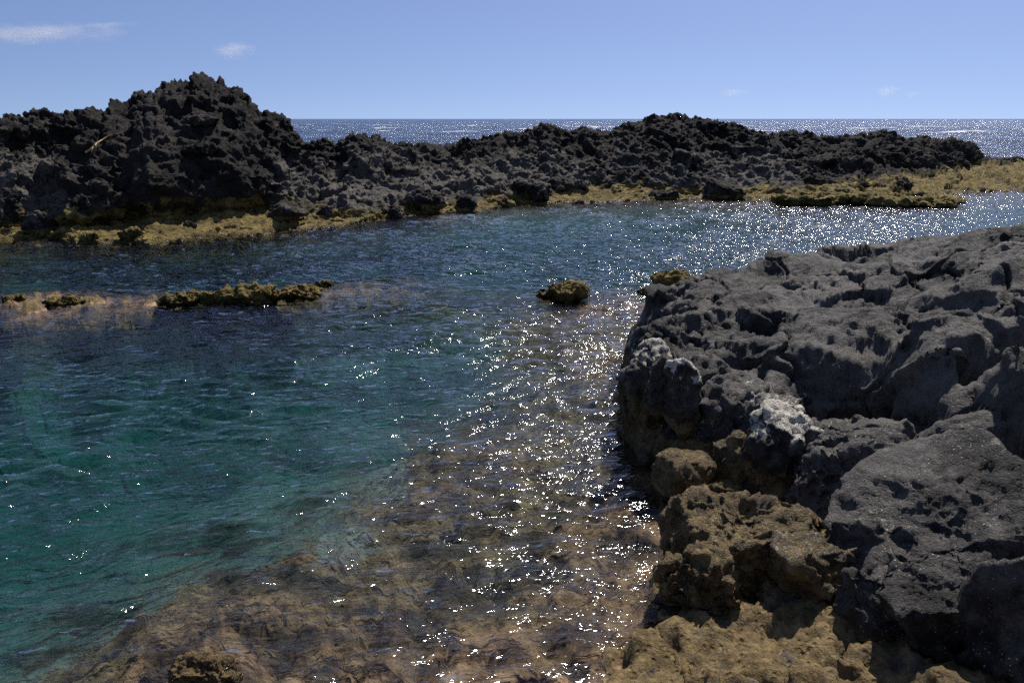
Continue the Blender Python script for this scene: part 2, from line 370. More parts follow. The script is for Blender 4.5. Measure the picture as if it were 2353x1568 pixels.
dz = dz * (1 - 0.30 * land) + land * (0.022 * (0.5 - f1c) + 0.05 * chunk(Pc / .30 + 4, .6) + 0.022 * chunk(Pc / .10 + 9, .8) + 0.075 * ridged(P / .30 + 6, 5, .62))
dz += shallow * (1 - land) * (0.10 * chunk(Pc / .5 + 2, .9) + 0.04 * chunk(Pc / .18 + 6, .9))
BZ2 = BZ + dz
BZ2 = np.where(BZ < -0.05, np.minimum(BZ2, -0.035 - 0.25 * np.maximum(-0.05 - BZ, 0)), BZ2)
P[..., 2] = BZ2
Pw = P.copy(); Pw[..., 0] += 0.06 * perlin(P / 0.2 + 50) * land; Pw[..., 1] += 0.06 * perlin(P / 0.2 + 80) * land; P = Pw
def px(Pp):
    """pixel of the photograph for points in space (used to say where crusts and sand patches lie)"""
    y = Pp[..., 1] * CP - (Pp[..., 2] - CAM_H) * SP; y = np.maximum(y, 0.2)
    u = CU + FV * Pp[..., 0] / y; v = CV - FV * ((Pp[..., 2] - CAM_H) * CP + Pp[..., 1] * SP) / y
    return u, v
PU, PV = px(P)
def zone(L_):
    w = np.zeros_like(BZ)
    for (cu, cv, ru, rv, a) in L_: w = np.maximum(w, a * np.exp(-(np.abs((PU - cu) / ru)**3 + np.abs((PV - cv) / rv)**3)))
    return w
inwater = smooth(0.0, -0.04, BZ2)
sand = smooth(-0.55, -1.05, BZ)
pale_floor = zone([(150,1090,420,170,1),(600,650,300,15,.9),(1330,540,330,40,1),(1120,690,90,40,1),(1040,870,150,60,.8),(800,1240,110,45,.6),(1080,830,90,60,1),(980,960,90,60,1),(880,1100,70,60,1),(780,1265,70,40,.9),(500,1000,300,60,.6),(0,1300,200,120,.8)])
dark_floor = zone([(250,795,520,52,.85),(720,765,350,62,.85),(980,715,170,70,.55),(300,600,560,40,.9),(850,580,330,36,.9),(1950,520,300,30,.7),(1650,590,200,25,.5),(1300,480,400,14,.6),  # light lost in deep water put into the floor colour, beside weed patches
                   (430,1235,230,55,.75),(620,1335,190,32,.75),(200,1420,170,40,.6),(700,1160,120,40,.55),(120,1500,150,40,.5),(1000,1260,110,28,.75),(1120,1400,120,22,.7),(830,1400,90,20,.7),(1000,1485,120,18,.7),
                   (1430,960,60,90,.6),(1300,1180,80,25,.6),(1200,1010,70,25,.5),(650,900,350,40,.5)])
shoal = zone([(80,705,190,38,1),(300,695,200,26,1),(560,682,220,22,1),(800,655,160,20,1),(950,628,110,16,.9)])
sand = np.clip(np.maximum(sand, pale_floor) - shoal, 0, 1)
weed_deep = np.clip(0.20 + dark_floor * 0.75 - 0.35 * pale_floor - shoal, -0.3, 1) * inwater
algae = smooth(-0.03, 0.05, BZ2)
white = land * (0.10 + 0.30 * fbm(P / .6 + 8, 3))
bed_attr = {'sand': sand, 'weed_deep': weed_deep, 'algae': algae, 'white': white}
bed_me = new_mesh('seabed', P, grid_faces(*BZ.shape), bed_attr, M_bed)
bed_o = link('seabed', bed_me, kind='structure', label='brown rock shelf and sandy floor of the tide pool', cat='seabed')

# ------------------------------------------------------------------ pool water: closed body with a rippled top
wy = [1.6]
while wy[-1] < 41: wy.append(wy[-1] + max(0.022, 0.0048 * wy[-1]))
wy = np.array(wy); wa = np.linspace(-0.86, 0.86, 540)
WY, WA = np.meshgrid(wy, wa, indexing='ij'); WX = WA * (WY * 0.86 + 1.5)
WP = np.stack([WX, WY, np.zeros_like(WX)], -1)
def waves(X, Y):
    Q = np.stack([X, Y, np.zeros_like(X)], -1)
    wx = X + 0.30 * perlin(Q / 1.3 + 5); wyy = Y + X * (-0.22 + 0.50 * smooth(6, 20, Y)) + 0.34 * perlin(Q / 1.1 + 15) + 0.8 * perlin(Q / 4.0 + 33)
    z = np.zeros_like(X)
    rs = np.random.RandomState(3)
    for i in range(26):
        lam = 0.13 * (1.115**(i % 13)) * rs.uniform(0.9, 1.1)
        th = math.radians(rs.normal(91, 15)); k = 2 * math.pi / lam
        a = 0.0165 * lam * rs.uniform(0.6, 1.3)
        ph = k * (wx * math.cos(th) + wyy * math.sin(th)) + rs.uniform(0, 6.28)
        z += a * (np.sin(ph) + 0.25 * np.sin(2 * ph + 1.2))
    gust = 0.55 + 0.9 * smooth(-0.5, 0.6, perlin(Q / 3.1 + 70) + 0.5 * perlin(Q / 1.2 + 90))
    return z * gust
WP[..., 2] = waves(WX, WY)
R, C = WX.shape
Vt = WP.reshape(-1, 3); Ft = grid_faces(R, C)
idx = np.arange(R * C).reshape(R, C)
ring = np.concatenate([idx[0, :], idx[1:, -1], idx[-1, -2::-1], idx[-2:0:-1, 0]])
low = Vt[ring].copy(); low[:, 2] = -4.5
base = R * C; m_ = len(ring); j = np.arange(m_); k2 = (j + 1) % m_
side = np.stack([ring[j], base + j, base + k2, ring[k2]], -1)
cb = base + m_
tri = np.stack([base + j, np.full(m_, cb), np.full(m_, cb), base + k2], -1)
Vw = np.concatenate([Vt, low, [[0, 18, -4.5]]])
wm = bpy.data.meshes.new('pool_water')
faces4 = np.concatenate([Ft, side]); t3 = np.stack([base + j, np.full(m_, cb), base + k2], -1)
nl = faces4.size + t3.size
wm.vertices.add(len(Vw)); wm.vertices.foreach_set('co', Vw.astype(np.float32).ravel())
wm.loops.add(nl); wm.loops.foreach_set('vertex_index', np.concatenate([faces4.ravel(), t3.ravel()]).astype(np.int32))
wm.polygons.add(len(faces4) + len(t3))
wm.polygons.foreach_set('loop_start', np.concatenate([np.arange(0, faces4.size, 4), faces4.size + np.arange(0, t3.size, 3)]).astype(np.int32))
wm.polygons.foreach_set('use_smooth', np.r_[np.ones(len(Ft), bool), np.zeros(len(side) + len(t3), bool)])
wm.update(calc_edges=True); wm.materials.append(M_water)
link('pool_water', wm, kind='structure', label='clear rippled water of the tide pool', cat='water')

# ------------------------------------------------------------------ open sea beyond the ridge
saz = np.radians(np.linspace(-60, 60, 440))
NR = 400; s = np.linspace(0, 1, NR)[:, None]
r0 = np.interp(np.degrees(saz), [-62, -35, -15, 0, 20, 26, 40, 62], [24, 26, 31, 38, 46, 52, 56, 56])[None, :]
SR = r0 * (14000.0 / r0)**s
SX = SR * np.sin(saz)[None]; SY = SR * np.cos(saz)[None]
step = SR * math.log(300) / NR
Z = np.zeros_like(SX); rs = np.random.RandomState(11)
Q = np.stack([SX, SY, np.zeros_like(SX)], -1)
wxx = SX + 2.5 * perlin(Q / 14.0); wyy = SY + 2.5 * perlin(Q / 11.0 + 9)
for i in range(22):
    lam = 3.0 * 1.14**i * rs.uniform(0.92, 1.08); th = math.radians(rs.normal(75, 28)); k = 2 * math.pi / lam
    ph = k * (wxx * math.cos(th) + wyy * math.sin(th)) + rs.uniform(0, 6.28)
    Z += 0.0075 * lam * (1 - np.abs(np.sin(ph / 2)) * 1.6) * smooth(lam / 2, lam / 5, step) * (1 if lam < 22 else 0.5)
foam_n = perlin(Q / 9.0 + 40) * 0.6 + perlin(Q / np.array([16., 5., 1.]) + 3) * 0.6
zn = (Z - Z.mean()) / (Z.std() + 1e-6)
foam = smooth(0.55, 1.6, zn * 0.45 + foam_n)
Z -= 0.10 + 0.2 * smooth(60, 20, SR)
link('sea', new_mesh('sea', np.stack([SX, SY, Z], -1), grid_faces(NR, len(saz), True), {'foam': foam}, M_sea), kind='structure', label='open blue sea with small whitecaps up to the horizon', cat='sea')

# ------------------------------------------------------------------ far lava ridge: one lofted sheet, cut into its rock masses
pl = lambda L: (np.array(L, float)[:, 0], np.array(L, float)[:, 1])
crest = pl([(-500,300),(-200,285),(0,270),(82,258),(137,263),(185,253),(206,244),(236,253),(250,230),(295,225),(308,211.5),(324,205),(331,217),(343,206),(356,210),(360,198),(384,191),(404,191),(435,187.5),(442,177),(463,171),(476,177),(514,189),(524,198),(545,196),(559,203),(562,217),(579,237),(596,256),(613,255),(631,265),(644,267),(661,278),(679,309),(703,326),(716,330),
 (741,317),(771,322.6),(788.5,314),(809,305.5),(830,304),(850,316),(857,305.5),(871,310.6),(873,321),(898,328),(932,329.4),(970,333),(1015,338),(1049,333),(1059,322.6),(1083,314),(1117.5,309),(1152,305.5),(1176,298.6),(1196,300),(1203,293.5),(1234,295),(1241,285),(1254.6,283),(1275,288),(1292,291.7),(1306,298.6),(1357,297),(1398.5,298.6),(1426,291.7),(1446.5,281.5),(1478,274),
 (1497,261),(1527,262),(1553,260.5),(1575,267),(1605,265),(1623,270.5),(1634,276),(1686,281.6),(1716,293),(1731,300),(1753,302),(1764,311),(1787,306),(1820,304),(1868,306),(1876,313),(1905.5,315),(1924,311),(1961,307.6),(1998,306),(2028,298),(2050,306),(2087,317),(2121,311),(2154,319),(2169,324),(2191,320.6),(2206,326),(2232,328),(2247,337),(2258,354),(2264,362),(2280,363),(2306,362),(2352,366),(2500,370),(2900,372)])
wline = pl([(-500,575),(0,559),(92.5,549),(185,557.6),(308,559),(343,563),(394,556),(463,547),(582.6,542),(685,530),(805,517),(925.6,499),(1015,490.5),(1117.5,482),(1186,471.7),(1323,466.5),(1477,461),(1627,458),(1798,465),(1850,468),(1961,460),(2060,455),(2158,449),(2258,443),(2352,443),(2900,445)])
ledge = pl([(-500,540),(0,528),(100,520),(178,518),(295,509),(325,499),(439,494),(562,490),(600,480),(640,480),(685,497),(771,501),(840,502),(925,488),(1015,480),(1117,471),(1182,459),(1289,448),(1357,431),(1477,431),(1553,450),(1627,450),(1716,446),(1757,436),(1813,418),(1900,412),(1960,400),(2017,392),(2147,394),(2230,382),(2277,370),(2352,369.5),(2900,375)])
ldep = pl([(-500,1.0),(0,.8),(150,.7),(300,2.0),(600,2.1),(700,1.2),(850,.4),(1180,.4),(1300,1.0),(1400,1.8),(1480,1.8),(1560,.8),(1700,1.0),(1810,2.5),(1900,3.5),(2017,6),(2147,7),(2277,13),(2352,14),(2900,14)])
cdep = pl([(-500,2.2),(0,2.2),(200,3.6),(450,4.6),(560,4.4),(650,4.4),(720,4.8),(900,5.0),(1050,5.0),(1200,5.0),(1450,5.2),(1560,5.5),(1700,5.5),(1850,5.0),(1960,4.0),(2100,3.2),(2240,2.6),(2270,1.2),(2900,1.2)])
cexp = pl([(-500,1.2),(0,1.3),(150,1.5),(260,2.9),(560,2.9),(640,1.3),(720,1.0),(1200,1.0),(1400,1.2),(1500,1.5),(1700,1.1),(1900,1.4),(2000,2.6),(2240,2.6),(2900,1.0)])
under = pl([(-500,0),(60,.05),(180,.35),(300,.3),(560,.25),(620,0.05),(760,.12),(860,.3),(930,.12),(1000,.28),(1060,0.1),(1250,.12),(1350,0),(1960,0),(2020,.15),(2200,.15),(2280,0),(2900,0)])
it = lambda c, u: np.interp(u, c[0], c[1])
UC = np.arange(-330, 2700, 2.45)
vw, vl, vc = it(wline, UC), it(ledge, UC), it(crest, UC)
Pw_ = at_z(UC, vw, 0.0); Yw = Pw_[:, 1]; Yl = Yw + it(ldep, UC); Yc = Yl + it(cdep, UC)
rows = [];  wrow = []
for s_ in np.linspace(0, 1, 14)[:-1]:                                        # under water to the waterline
    q = Pw_.copy(); q[:, 1] -= (1 - s_) * 1.0; q[:, 2] = -0.9 * (1 - s_)**0.8; rows.append(q); wrow.append(-1 + s_)
for s_ in np.linspace(0, 1, 72)[:-1]:                                        # algae ledge
    rows.append(at_y(UC, vw + (vl - vw) * s_, Yw + (Yl - Yw) * s_**1.1)); wrow.append(s_)
NCL = 170
for s_ in np.linspace(0, 1, NCL)[:-1]:                                       # rock face up to the crest
    dfr = s_**it(cexp, UC)
    cave = it(under, UC) * (math.sin(min(1, s_ / 0.42) * math.pi) * -1.0 if s_ < 0.42 else 0) * 0.9 + it(under, UC) * 0.6 * math.exp(-(s_ / 0.05)**2)
    rows.append(at_y(UC, vl + (vc - vl) * s_, Yl + (Yc - Yl) * dfr + cave)); wrow.append(1 + s_)
top = at_y(UC, vc, Yc)
for s_ in np.linspace(0, 1, 34):                                             # back slope down to the sea
    q = top.copy(); q[:, 1] += 5.5 * s_; q[:, 2] = top[:, 2] + (-1.6 - top[:, 2]) * s_**1.3; q[:, 0] *= q[:, 1] / top[:, 1]; rows.append(q); wrow.append(2 + s_)
L = np.stack(rows); wrow = np.array(wrow)
nrm = blur(grid_normals(L), 6); nrm /= np.linalg.norm(nrm, axis=-1, keepdims=True)
if nrm[180, 600, 2] < 0 and nrm[180, 600, 1] > 0: nrm = -nrm
wv = wrow[:, None] + 0 * L[..., 0]
onface = smooth(0.95, 1.2, wv); near_crest = np.exp(-((wv - 2.0) / 0.10)**2)
Lw = warp3(L, 0.8, 0.25)
plat = smooth(1750, 2000, UC)[None] * (1 - onface)
d1 = (0.26 * chunk(Lw / np.array([1.9, 1.5, 1.1]) + 2.0, 0.9) + 0.26 * (billow(L / 2.4 + 7, 2) - 0.45) + 0.26 * ridged(L / 1.2 + 17, 3)) * (0.50 + 0.50 * onface + 0.35 * plat) * (1 - 0.75 * near_crest)
d1 += onface * (1 - near_crest) * 0.20 * fbm(L / np.array([0.9, 1.4, 2.6]) + 21, 3)        # ribs and gullies
calm = 1 - 0.35 * smooth(240, 330, UC)[None] * smooth(610, 550, UC)[None] * smooth(1.0, 1.1, wv) * smooth(1.85, 1.6, wv)
L = L + nrm * (d1 * calm)[..., None]
nrm = blur(grid_normals(L), 2); nrm /= np.linalg.norm(nrm, axis=-1, keepdims=True)
if nrm[180, 600, 1] > 0 and nrm[180, 600, 2] < 0: nrm = -nrm
l3, _ = worley(L / 0.19 + 8.0)
patch = smooth(-0.25, 0.30, fbm(L / 2.3 + 60, 2) + 0.5 * smooth(1.6, 2.0, wv) - 0.15)           # clinkery against massive rock
Lw = warp3(L, 0.3, 0.09, 5)
d2 = (0.12 * chunk(Lw / np.array([0.62, 0.5, 0.4]) + 5, 0.9) + 0.05 * chunk(Lw / np.array([0.2, 0.2, 0.15]) + 15, 0.9)) * (0.45 + 0.55 * patch) + (0.11 * (0.5 - l3)) * (0.08 + 0.92 * patch) + 0.19 * ridged(L / 0.6 + 31, 5, 0.62) + plat * (0.22 * (billow(L / 1.0 + 3, 3) - .4))
d2 = d2 * (1 - 0.35 * (1 - onface) * (1 - plat)) + near_crest * 0.06 * perlin(L / 0.13 + 3)
L = L + nrm * (d2 * calm)[..., None]
zz = L[..., 2]
n_al = fbm(L / 1.1 + 44, 4)
al_top = np.interp(UC, [-500, 0, 300, 600, 760, 900, 1150, 1300, 1500, 1600, 1800, 2000, 2900], [.35, .40, .65, .65, .35, .22, .25, .40, .40, .30, .42, .5, .75])[None]
algae = smooth(0.30, -0.15, (zz - al_top) / np.maximum(al_top, .1) + n_al * 1.2)
algae = np.clip(np.maximum(algae * 0.9, 0.5 * smooth(0.25, 0.0, zz - al_top * 1.4) * smooth(-.1, .3, n_al)), 0, 1)
Fg = grid_faces(*zz.shape); ic = np.arange(zz.size).reshape(zz.shape)
fu = (UC[None, :-1] + 0 * zz[:-1, :-1]).ravel(); fw = (wv[:-1, :-1]).ravel()
jit = (perlin(L / 1.2 + 90) * 45)[:-1, :-1].ravel(); jw = (perlin(L / 0.6 + 95) * 0.10)[:-1, :-1].ravel()
fuj = fu + jit; fwj = fw + jw
pale = np.interp(UC, [-500, 0, 120, 230, 560, 640, 760, 1000, 1300, 1500, 1650, 1750, 1850, 1950, 2900], [.45, .45, .35, -.7, -.7, .35, .5, .45, .25, .05, .25, .4, .05, -.5, -.5])[None] - 0.50 * smooth(1.45, 1.95, wv) + 0.15 * np.exp(-((wv - 1.15) / .2)**2) + 0.28  # crag colour darkened to stand in for its shade; pale dust on lower slopes
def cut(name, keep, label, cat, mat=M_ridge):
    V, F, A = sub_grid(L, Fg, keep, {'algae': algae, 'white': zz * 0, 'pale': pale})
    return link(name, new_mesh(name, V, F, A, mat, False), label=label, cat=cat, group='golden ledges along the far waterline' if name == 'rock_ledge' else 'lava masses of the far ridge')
is_led = fwj < 1.0
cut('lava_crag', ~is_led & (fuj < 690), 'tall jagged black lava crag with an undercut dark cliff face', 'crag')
cut('lava_ridge', ~is_led & (fuj >= 690) & (fuj < 1410), 'low grey brown lava ridge dipping to a saddle beside the tall crag', 'ridge')
cut('lava_dome', ~is_led & (fuj >= 1410) & (fuj < 1800), 'broad rounded lava dome that cuts the sea horizon', 'rock')
cut('lava_outcrop', ~is_led & (fuj >= 1800) & (fuj < 2268), 'long black lava outcrop ending in a blunt nose over the golden platform', 'rock')
cut('tidal_platform', ((fuj >= 1780) & is_led) | (~is_led & (fuj >= 2268)), 'wide flat golden algae platform in front of the black outcrop', 'rock platform')
cut('rock_ledge', is_led & (fuj < 700), 'golden algae ledge along the foot of the tall crag', 'rock ledge')
cut('rock_ledge', is_led & (fuj >= 700) & (fuj < 1230), 'narrow wet brown ledge at the waterline of the low ridge', 'rock ledge')
cut('rock_ledge', is_led & (fuj >= 1230) & (fuj < 1780), 'bright golden algae ledge below the rounded dome', 'rock ledge')

# ------------------------------------------------------------------ free rocks
def ico(sub):
    import bmesh
    bm = bmesh.new(); bmesh.ops.create_icosphere(bm, subdivisions=sub, radius=1.0)
    bm.verts.ensure_lookup_table()
    V = np.array([v.co[:] for v in bm.verts]); F = np.array([[v.index for v in f.verts] for f in bm.faces]); bm.free()
    return V, F
ICO = {}
def vert_normals(V, F):
    n = np.zeros_like(V); fn = np.cross(V[F[:, 1]] - V[F[:, 0]], V[F[:, 2]] - V[F[:, 0]])
    for k in range(3):
        for c in range(3): n[:, c] += np.bincount(F[:, k], fn[:, c], len(V))
    return n / (np.linalg.norm(n, axis=1, keepdims=True) + 1e-9)
def crag_relief(W, n_, unit, amp):
    """broken relief of absolute size, the same field for every rock around"""
    d = 0.060 * chunk(warp3(W, .30 * unit, .14 * unit, 3) / (.34 * unit) + 3, .6) + 0.036 * chunk(warp3(W, .15 * unit, .07 * unit, 8) / (.16 * unit) + 7, .7) \
        + 0.085 * ridged(W / (.32 * unit) + 19, 6, .64)
    w_, _ = worley(W / (.10 * unit) + 2.7); pm = smooth(0.0, .3, fbm(W / (.5 * unit) + 71, 2))
    d = d - 0.030 * smooth(.45, .15, w_) * pm
    d = d * (0.34 + 0.66 * smooth(-.12, .28, fbm(W / (1.1 * unit) + 37, 3)))
    return W + n_ * (unit * amp * d)[:, None]
def rock_mesh(name, center, size, seed, sub=5, facets=14, planes=None, knob=0.12, lump=0.1, fine=0.03, sharp=9.0, mat=None, algae_z=None, algae_w=0.12, white=None, speck=0.0, rotz=0.0, warp=0.12, pale=-0.2, relief=None, white_top=0.0):
    if sub not in ICO: ICO[sub] = ico(sub)
    D, F = ICO[sub]; rs = np.random.RandomState(seed)
    N = rs.normal(size=(facets, 3)); N /= np.linalg.norm(N, axis=1)[:, None]; dd = rs.uniform(0.72, 1.0, facets)
    if planes:
        pn = np.array([p[:3] for p in planes], float); pn /= np.linalg.norm(pn, axis=1)[:, None]
        N = np.concatenate([N, pn]); dd = np.concatenate([dd, [p[3] for p in planes]])
    Dn = D + warp * np.stack([perlin(D * 1.3 + seed), perlin(D * 1.3 + seed + 30), perlin(D * 1.3 + seed + 60)], -1)
    q = np.maximum(Dn @ N.T, 1e-3) / dd[None]
    r = 1.0 / (np.sum(q**sharp, 1) + 0.75**sharp)**(1 / sharp)
    V = D * r[:, None] * np.asarray(size, float)
    c_, s_ = math.cos(rotz), math.sin(rotz)
    V = np.stack([V[:, 0] * c_ - V[:, 1] * s_, V[:, 0] * s_ + V[:, 1] * c_, V[:, 2]], -1)
    W = V + np.asarray(center); S = float(np.mean(size))
    n = vert_normals(V, F)
    l1 = 0.5 - 0.7 * chunk(warp3(W, 0.4 * S, 0.16 * S, seed) / (0.62 * S) + seed * 0.37, 0.6)
    W = W + n * (lump * S * 1.5 * ridged(W / (0.7 * S) + seed, 4) + knob * S * (0.5 - l1))[:, None]
    n = vert_normals(W, F)
    l2 = 0.5 - 0.8 * chunk(warp3(W, 0.2 * S, 0.06 * S, seed) / (0.22 * S) + seed, 0.9)
    W = W + n * (fine * S * 1.6 * (0.5 - l2) + 1.2 * fine * S * fbm(W / (0.25 * S) + seed, 5, 0.65))[:, None]
    if relief: W = crag_relief(W, vert_normals(W, F), *relief)
    A = {'pale': np.full(len(W), pale), 'algae': np.zeros(len(W)), 'white': np.zeros(len(W)), 'speck': np.full(len(W), speck)}
    if algae_z is not None:
        A['algae'] = smooth(algae_z + algae_w, algae_z - algae_w, W[:, 2] + 0.6 * algae_w * fbm(W / (0.35 * S) + 3, 3))
    if white_top: A['white'] = white_top * smooth(0.1, 0.75, (W[:, 2] - center[2]) / size[2] + 0.25 * fbm(W / (.5 * S) + seed, 2)) * smooth(0.0, 0.4, vert_normals(W, F)[:, 2])
    for (wc, wr, amt) in (white or []):
        A['white'] = np.maximum(A['white'], amt * smooth(0.0, 0.4, n[:, 2]) * np.exp(-np.sum(((W - np.asarray(wc)) / wr)**2, 1)))
    return new_mesh(name, W - np.asarray(center), F, A, mat, False)
def rock(name, center, size, seed, label, cat='boulder', group=None, parent=None, **kw):
    me = rock_mesh(name, center, size, seed, **kw)
    o = link(name, me, parent, label, cat, group); o.location = center
    return o
def box_px(u0, v0, u1, v1, y=None, z=None, depth=1.0, **kw):
    """centre and half sizes of a rock that covers this part of the photograph, standing on height z or at distance y"""
    uc = (u0 + u1) / 2
    if y is None: y = float(at_z(uc, v1, z)[1])
    a = at_y(uc, v0, y); b = at_y(uc, v1, y); l_ = at_y(u0, v1, y); r_ = at_y(u1, v1, y)
    hw = (r_[0] - l_[0]) / 2; hz = (a[2] - b[2]) / 2
    yc = y + hw * depth * 0.6
    return np.array([(l_[0] + r_[0]) / 2, yc, (a[2] + b[2]) / 2 - 0.1 * hz]), np.array([hw * 1.1, hw * depth * 1.1, hz * 1.25])

rng = random.Random(5)
shore = [ # u0,v0,u1,v1, algae height, material, label
 (120,522,171,546,1.0,'y','rounded golden boulder below the pale slabs of the tall crag'),
 (184,532,232,556,1.0,'y','low golden boulder on the ledge rim below the tall crag'),
 (272,522,330,560,1.0,'y','lumpy golden boulder at the water in front of the crag ledge'),
 (424,508,449,527,0.2,'g','small grey boulder sitting on the golden crag ledge'),
 (-8,443,46,500,0.1,'g','pale grey slab leaning on the flank of the tall crag'),
 (55,491,112,547,0.25,'g','pale grey slab slanting into the water under the tall crag'),
 (182,450,221,482,0.1,'g','pale blocky knob above the shadowed undercut of the crag'),
 (606,470,690,508,0.35,'g','tan boulder beside the right end of the crag ledge'),
 (730,475,768,503,0.12,'g','small round grey boulder between the crag and a dark hollow'),
 (884,480,924,500,0.08,'g','flat grey rock at the waterline of the low ridge'),
 (943,437,1012,490,0.3,'g','big brown rounded boulder undercut by a dark hollow'),
 (1049,454,1094,486,0.1,'g','lumpy bluish grey boulder at the waterline'),
 (1118,455,1184,480,0.4,'y','brown knobbly rock running into the water at the ridge foot'),
 (1169,410,1228,452,0.2,'g','tan tilted slab over a dark overhang'),
 (1220,430,1268,466,0.1,'g','dark grey crumbly boulder at the start of the golden ledge'),
 (1255,406,1330,442,0.2,'g','long tan boulder above the golden ledge'),
 (1320,420,1352,440,0.2,'g','small dark boulder at the end of the long tan boulder'),
 (1616,410,1710,452,0.2,'g','large rounded grey boulder at the foot of the dome'),
 (1500,440,1560,462,0.1,'g','low grey rock on the golden ledge under the dome'),
 (1827,443,1854,463,0.15,'g','small dark boulder on the golden platform edge'),
 (1890,430,1960,462,0.5,'y','golden brown hump in the middle of the platform'),
 (1972,415,1999,433,0.2,'g','small dark rock on the inner golden platform'),
 (2061,414,2096,437,0.2,'g','dark pointed boulder on the golden platform'),
 (2035,446,2056,459,0.2,'g','little black rock at the platform rim'),
 (418,268,495,292,-1,'g','pale topped jutting block high on the crag face'),
 (408,326,482,362,-1,'d','rounded dark boulder set in the crag face'),
]
def face_y(u, v):
    """distance of the ridge surface seen at a pixel"""
    cu = int(np.clip((u - UC[0]) / 2.45, 0, len(UC) - 1)); colm = L[:, cu]; uu, vv = px(colm)
    i = int(np.argmin(np.abs(vv[14:256] - v))) + 14
    return float(colm[i, 1])
for i, (u0, v0, u1, v1, az, mt, lab) in enumerate(shore):
    y = face_y((u0 + u1) / 2, v1)
    c, s3 = box_px(u0, v0, u1, v1, y=y + 0.06, depth=0.8); s3 = s3 * 0.88
    rock('boulder', c, s3, 100 + i, lab, group='boulders along the far shore', sub=5, knob=0.22, lump=0.10, fine=0.0, facets=9, sharp=30, warp=.05, relief=(2.0, 1.0),
         mat={'y': M_far_rock, 'g': M_ridge, 'd': M_ridge}[mt], pale={'y': -.3, 'g': .45, 'd': -.5}[mt], algae_z=az if mt != 'y' else 2.0, algae_w=0.12)

# golden spur that runs out from the platform
for i, (u0, v0, u1, v1, lab) in enumerate([
    (1795,440,1905,472,'broad golden algae hump at the root of the platform spur'),
    (1880,446,1990,470,'golden knobbly rock in the middle of the platform spur'),
    (1985,445,2110,474,'long low golden rock of the platform spur'),
    (2080,452,2198,476,'dark edged golden tip of the platform spur pointing into the pool')]):
    c, s3 = box_px(u0, v0, u1, v1, z=0.0, depth=0.7); c[2] -= 0.05
    rock('spur_rock', c, s3 * np.array([1.1, 1, 1.1]), 140 + i, lab, 'rock', group='golden rocks of the platform spur', sub=5, knob=0.2, lump=0.2, fine=0.03, relief=(2.2, .9), mat=M_far_rock, algae_z=0.6, algae_w=0.5)

# reef bar and islets in the pool
for i, (u0, v0, u1, v1, lab) in enumerate([
    (356,675,440,702,'low knobbly golden end of the emerging reef bar'),
    (425,668,520,696,'flat golden lumps along the reef bar beside its low end'),
    (505,653,640,694,'tallest golden hump of the reef bar'),
    (610,660,722,693,'dark golden lump at the back end of the reef bar'),
    (695,652,735,668,'small golden knob trailing off the reef bar'),
    (728,645,764,660,'smallest golden knob where the reef bar dips under'),
    (95,683,182,702,'flat golden patch of rock barely awash on the shoal'),
    (18,680,50,692,'tiny golden stone awash on the shoal'),
    (1238,645,1338,692,'golden brown islet rock alone in the pool'),
    (1508,623,1602,668,'golden boulder behind the end of the grey outcrop'),
    (1466,660,1496,676,'tiny golden stone awash beside the grey outcrop')]):
    c, s3 = box_px(u0, v0, u1, v1, z=0.0, depth=0.55); c[2] -= 0.12 * s3[2]
    s3 = s3 * np.array([.92, .92, .78])
    rock('reef_rock', c, s3, 160 + i, lab, 'rock', group='golden rocks rising from the pool', sub=5, knob=0.30, lump=0.25, fine=0.04, facets=6, relief=(1.5, .9), mat=M_far_rock, algae_z=2.0)
c, s3 = box_px(385, 1488, 535, 1600, z=-0.02, depth=0.8); c[2] -= 0.06
rock('awash_rock', c, s3 * np.array([1.05, 1, .55]), 190, 'wet brown stone breaking the surface on the shallow brown shelf', 'rock', sub=6, knob=0.2, lump=0.25, fine=0.05, mat=M_near, algae_z=2.0)

# ------------------------------------------------------------------ near outcrop
op = [ # top of the outcrop
 (2150,1160,.84),(2235,1000,.92),(2300,960,.95),(2420,950,1.0),(2590,938,1.15),(2690,885,1.32),(2740,890,1.32),(2900,880,1.36),(3050,885,1.42),(3150,872,1.5),(3300,830,1.65),(3500,770,1.9),
 (2250,1120,.88),(2350,1050,.95),(2450,1060,.92),(2550,1000,1.05),(2650,1010,1.08),(2700,960,1.2),(2800,1000,1.14),(2850,940,1.28),(3000,960,1.32),(3100,1000,1.28),(3200,950,1.45),(3350,900,1.6),(3500,880,1.75),
 (2350,1180,.86),(2450,1150,.92),(2550,1130,.95),(2700,1090,1.0),(2800,1080,1.05),(3000,1060,1.2),(3150,1080,1.25),(3300,1050,1.4),(3500,1000,1.6),
 (2250,1200,.80),(2160,1225,.70),(2300,1280,.72),(2400,1250,.82),(2500,1230,.90),(2600,1200,.95),(2660,1195,.98),(2780,1160,1.02),(2890,1125,1.12),(3030,1130,1.15),(3170,1185,1.15),(3300,1150,1.3),(3500,1130,1.5),
 (2320,1370,.56),(2140,1310,.58),(2200,1330,.55),(2450,1330,.75),(2560,1390,.62),(2660,1330,.80),(3250,1230,1.15),(3400,1250,1.2),(3500,1250,1.3)]
of = []
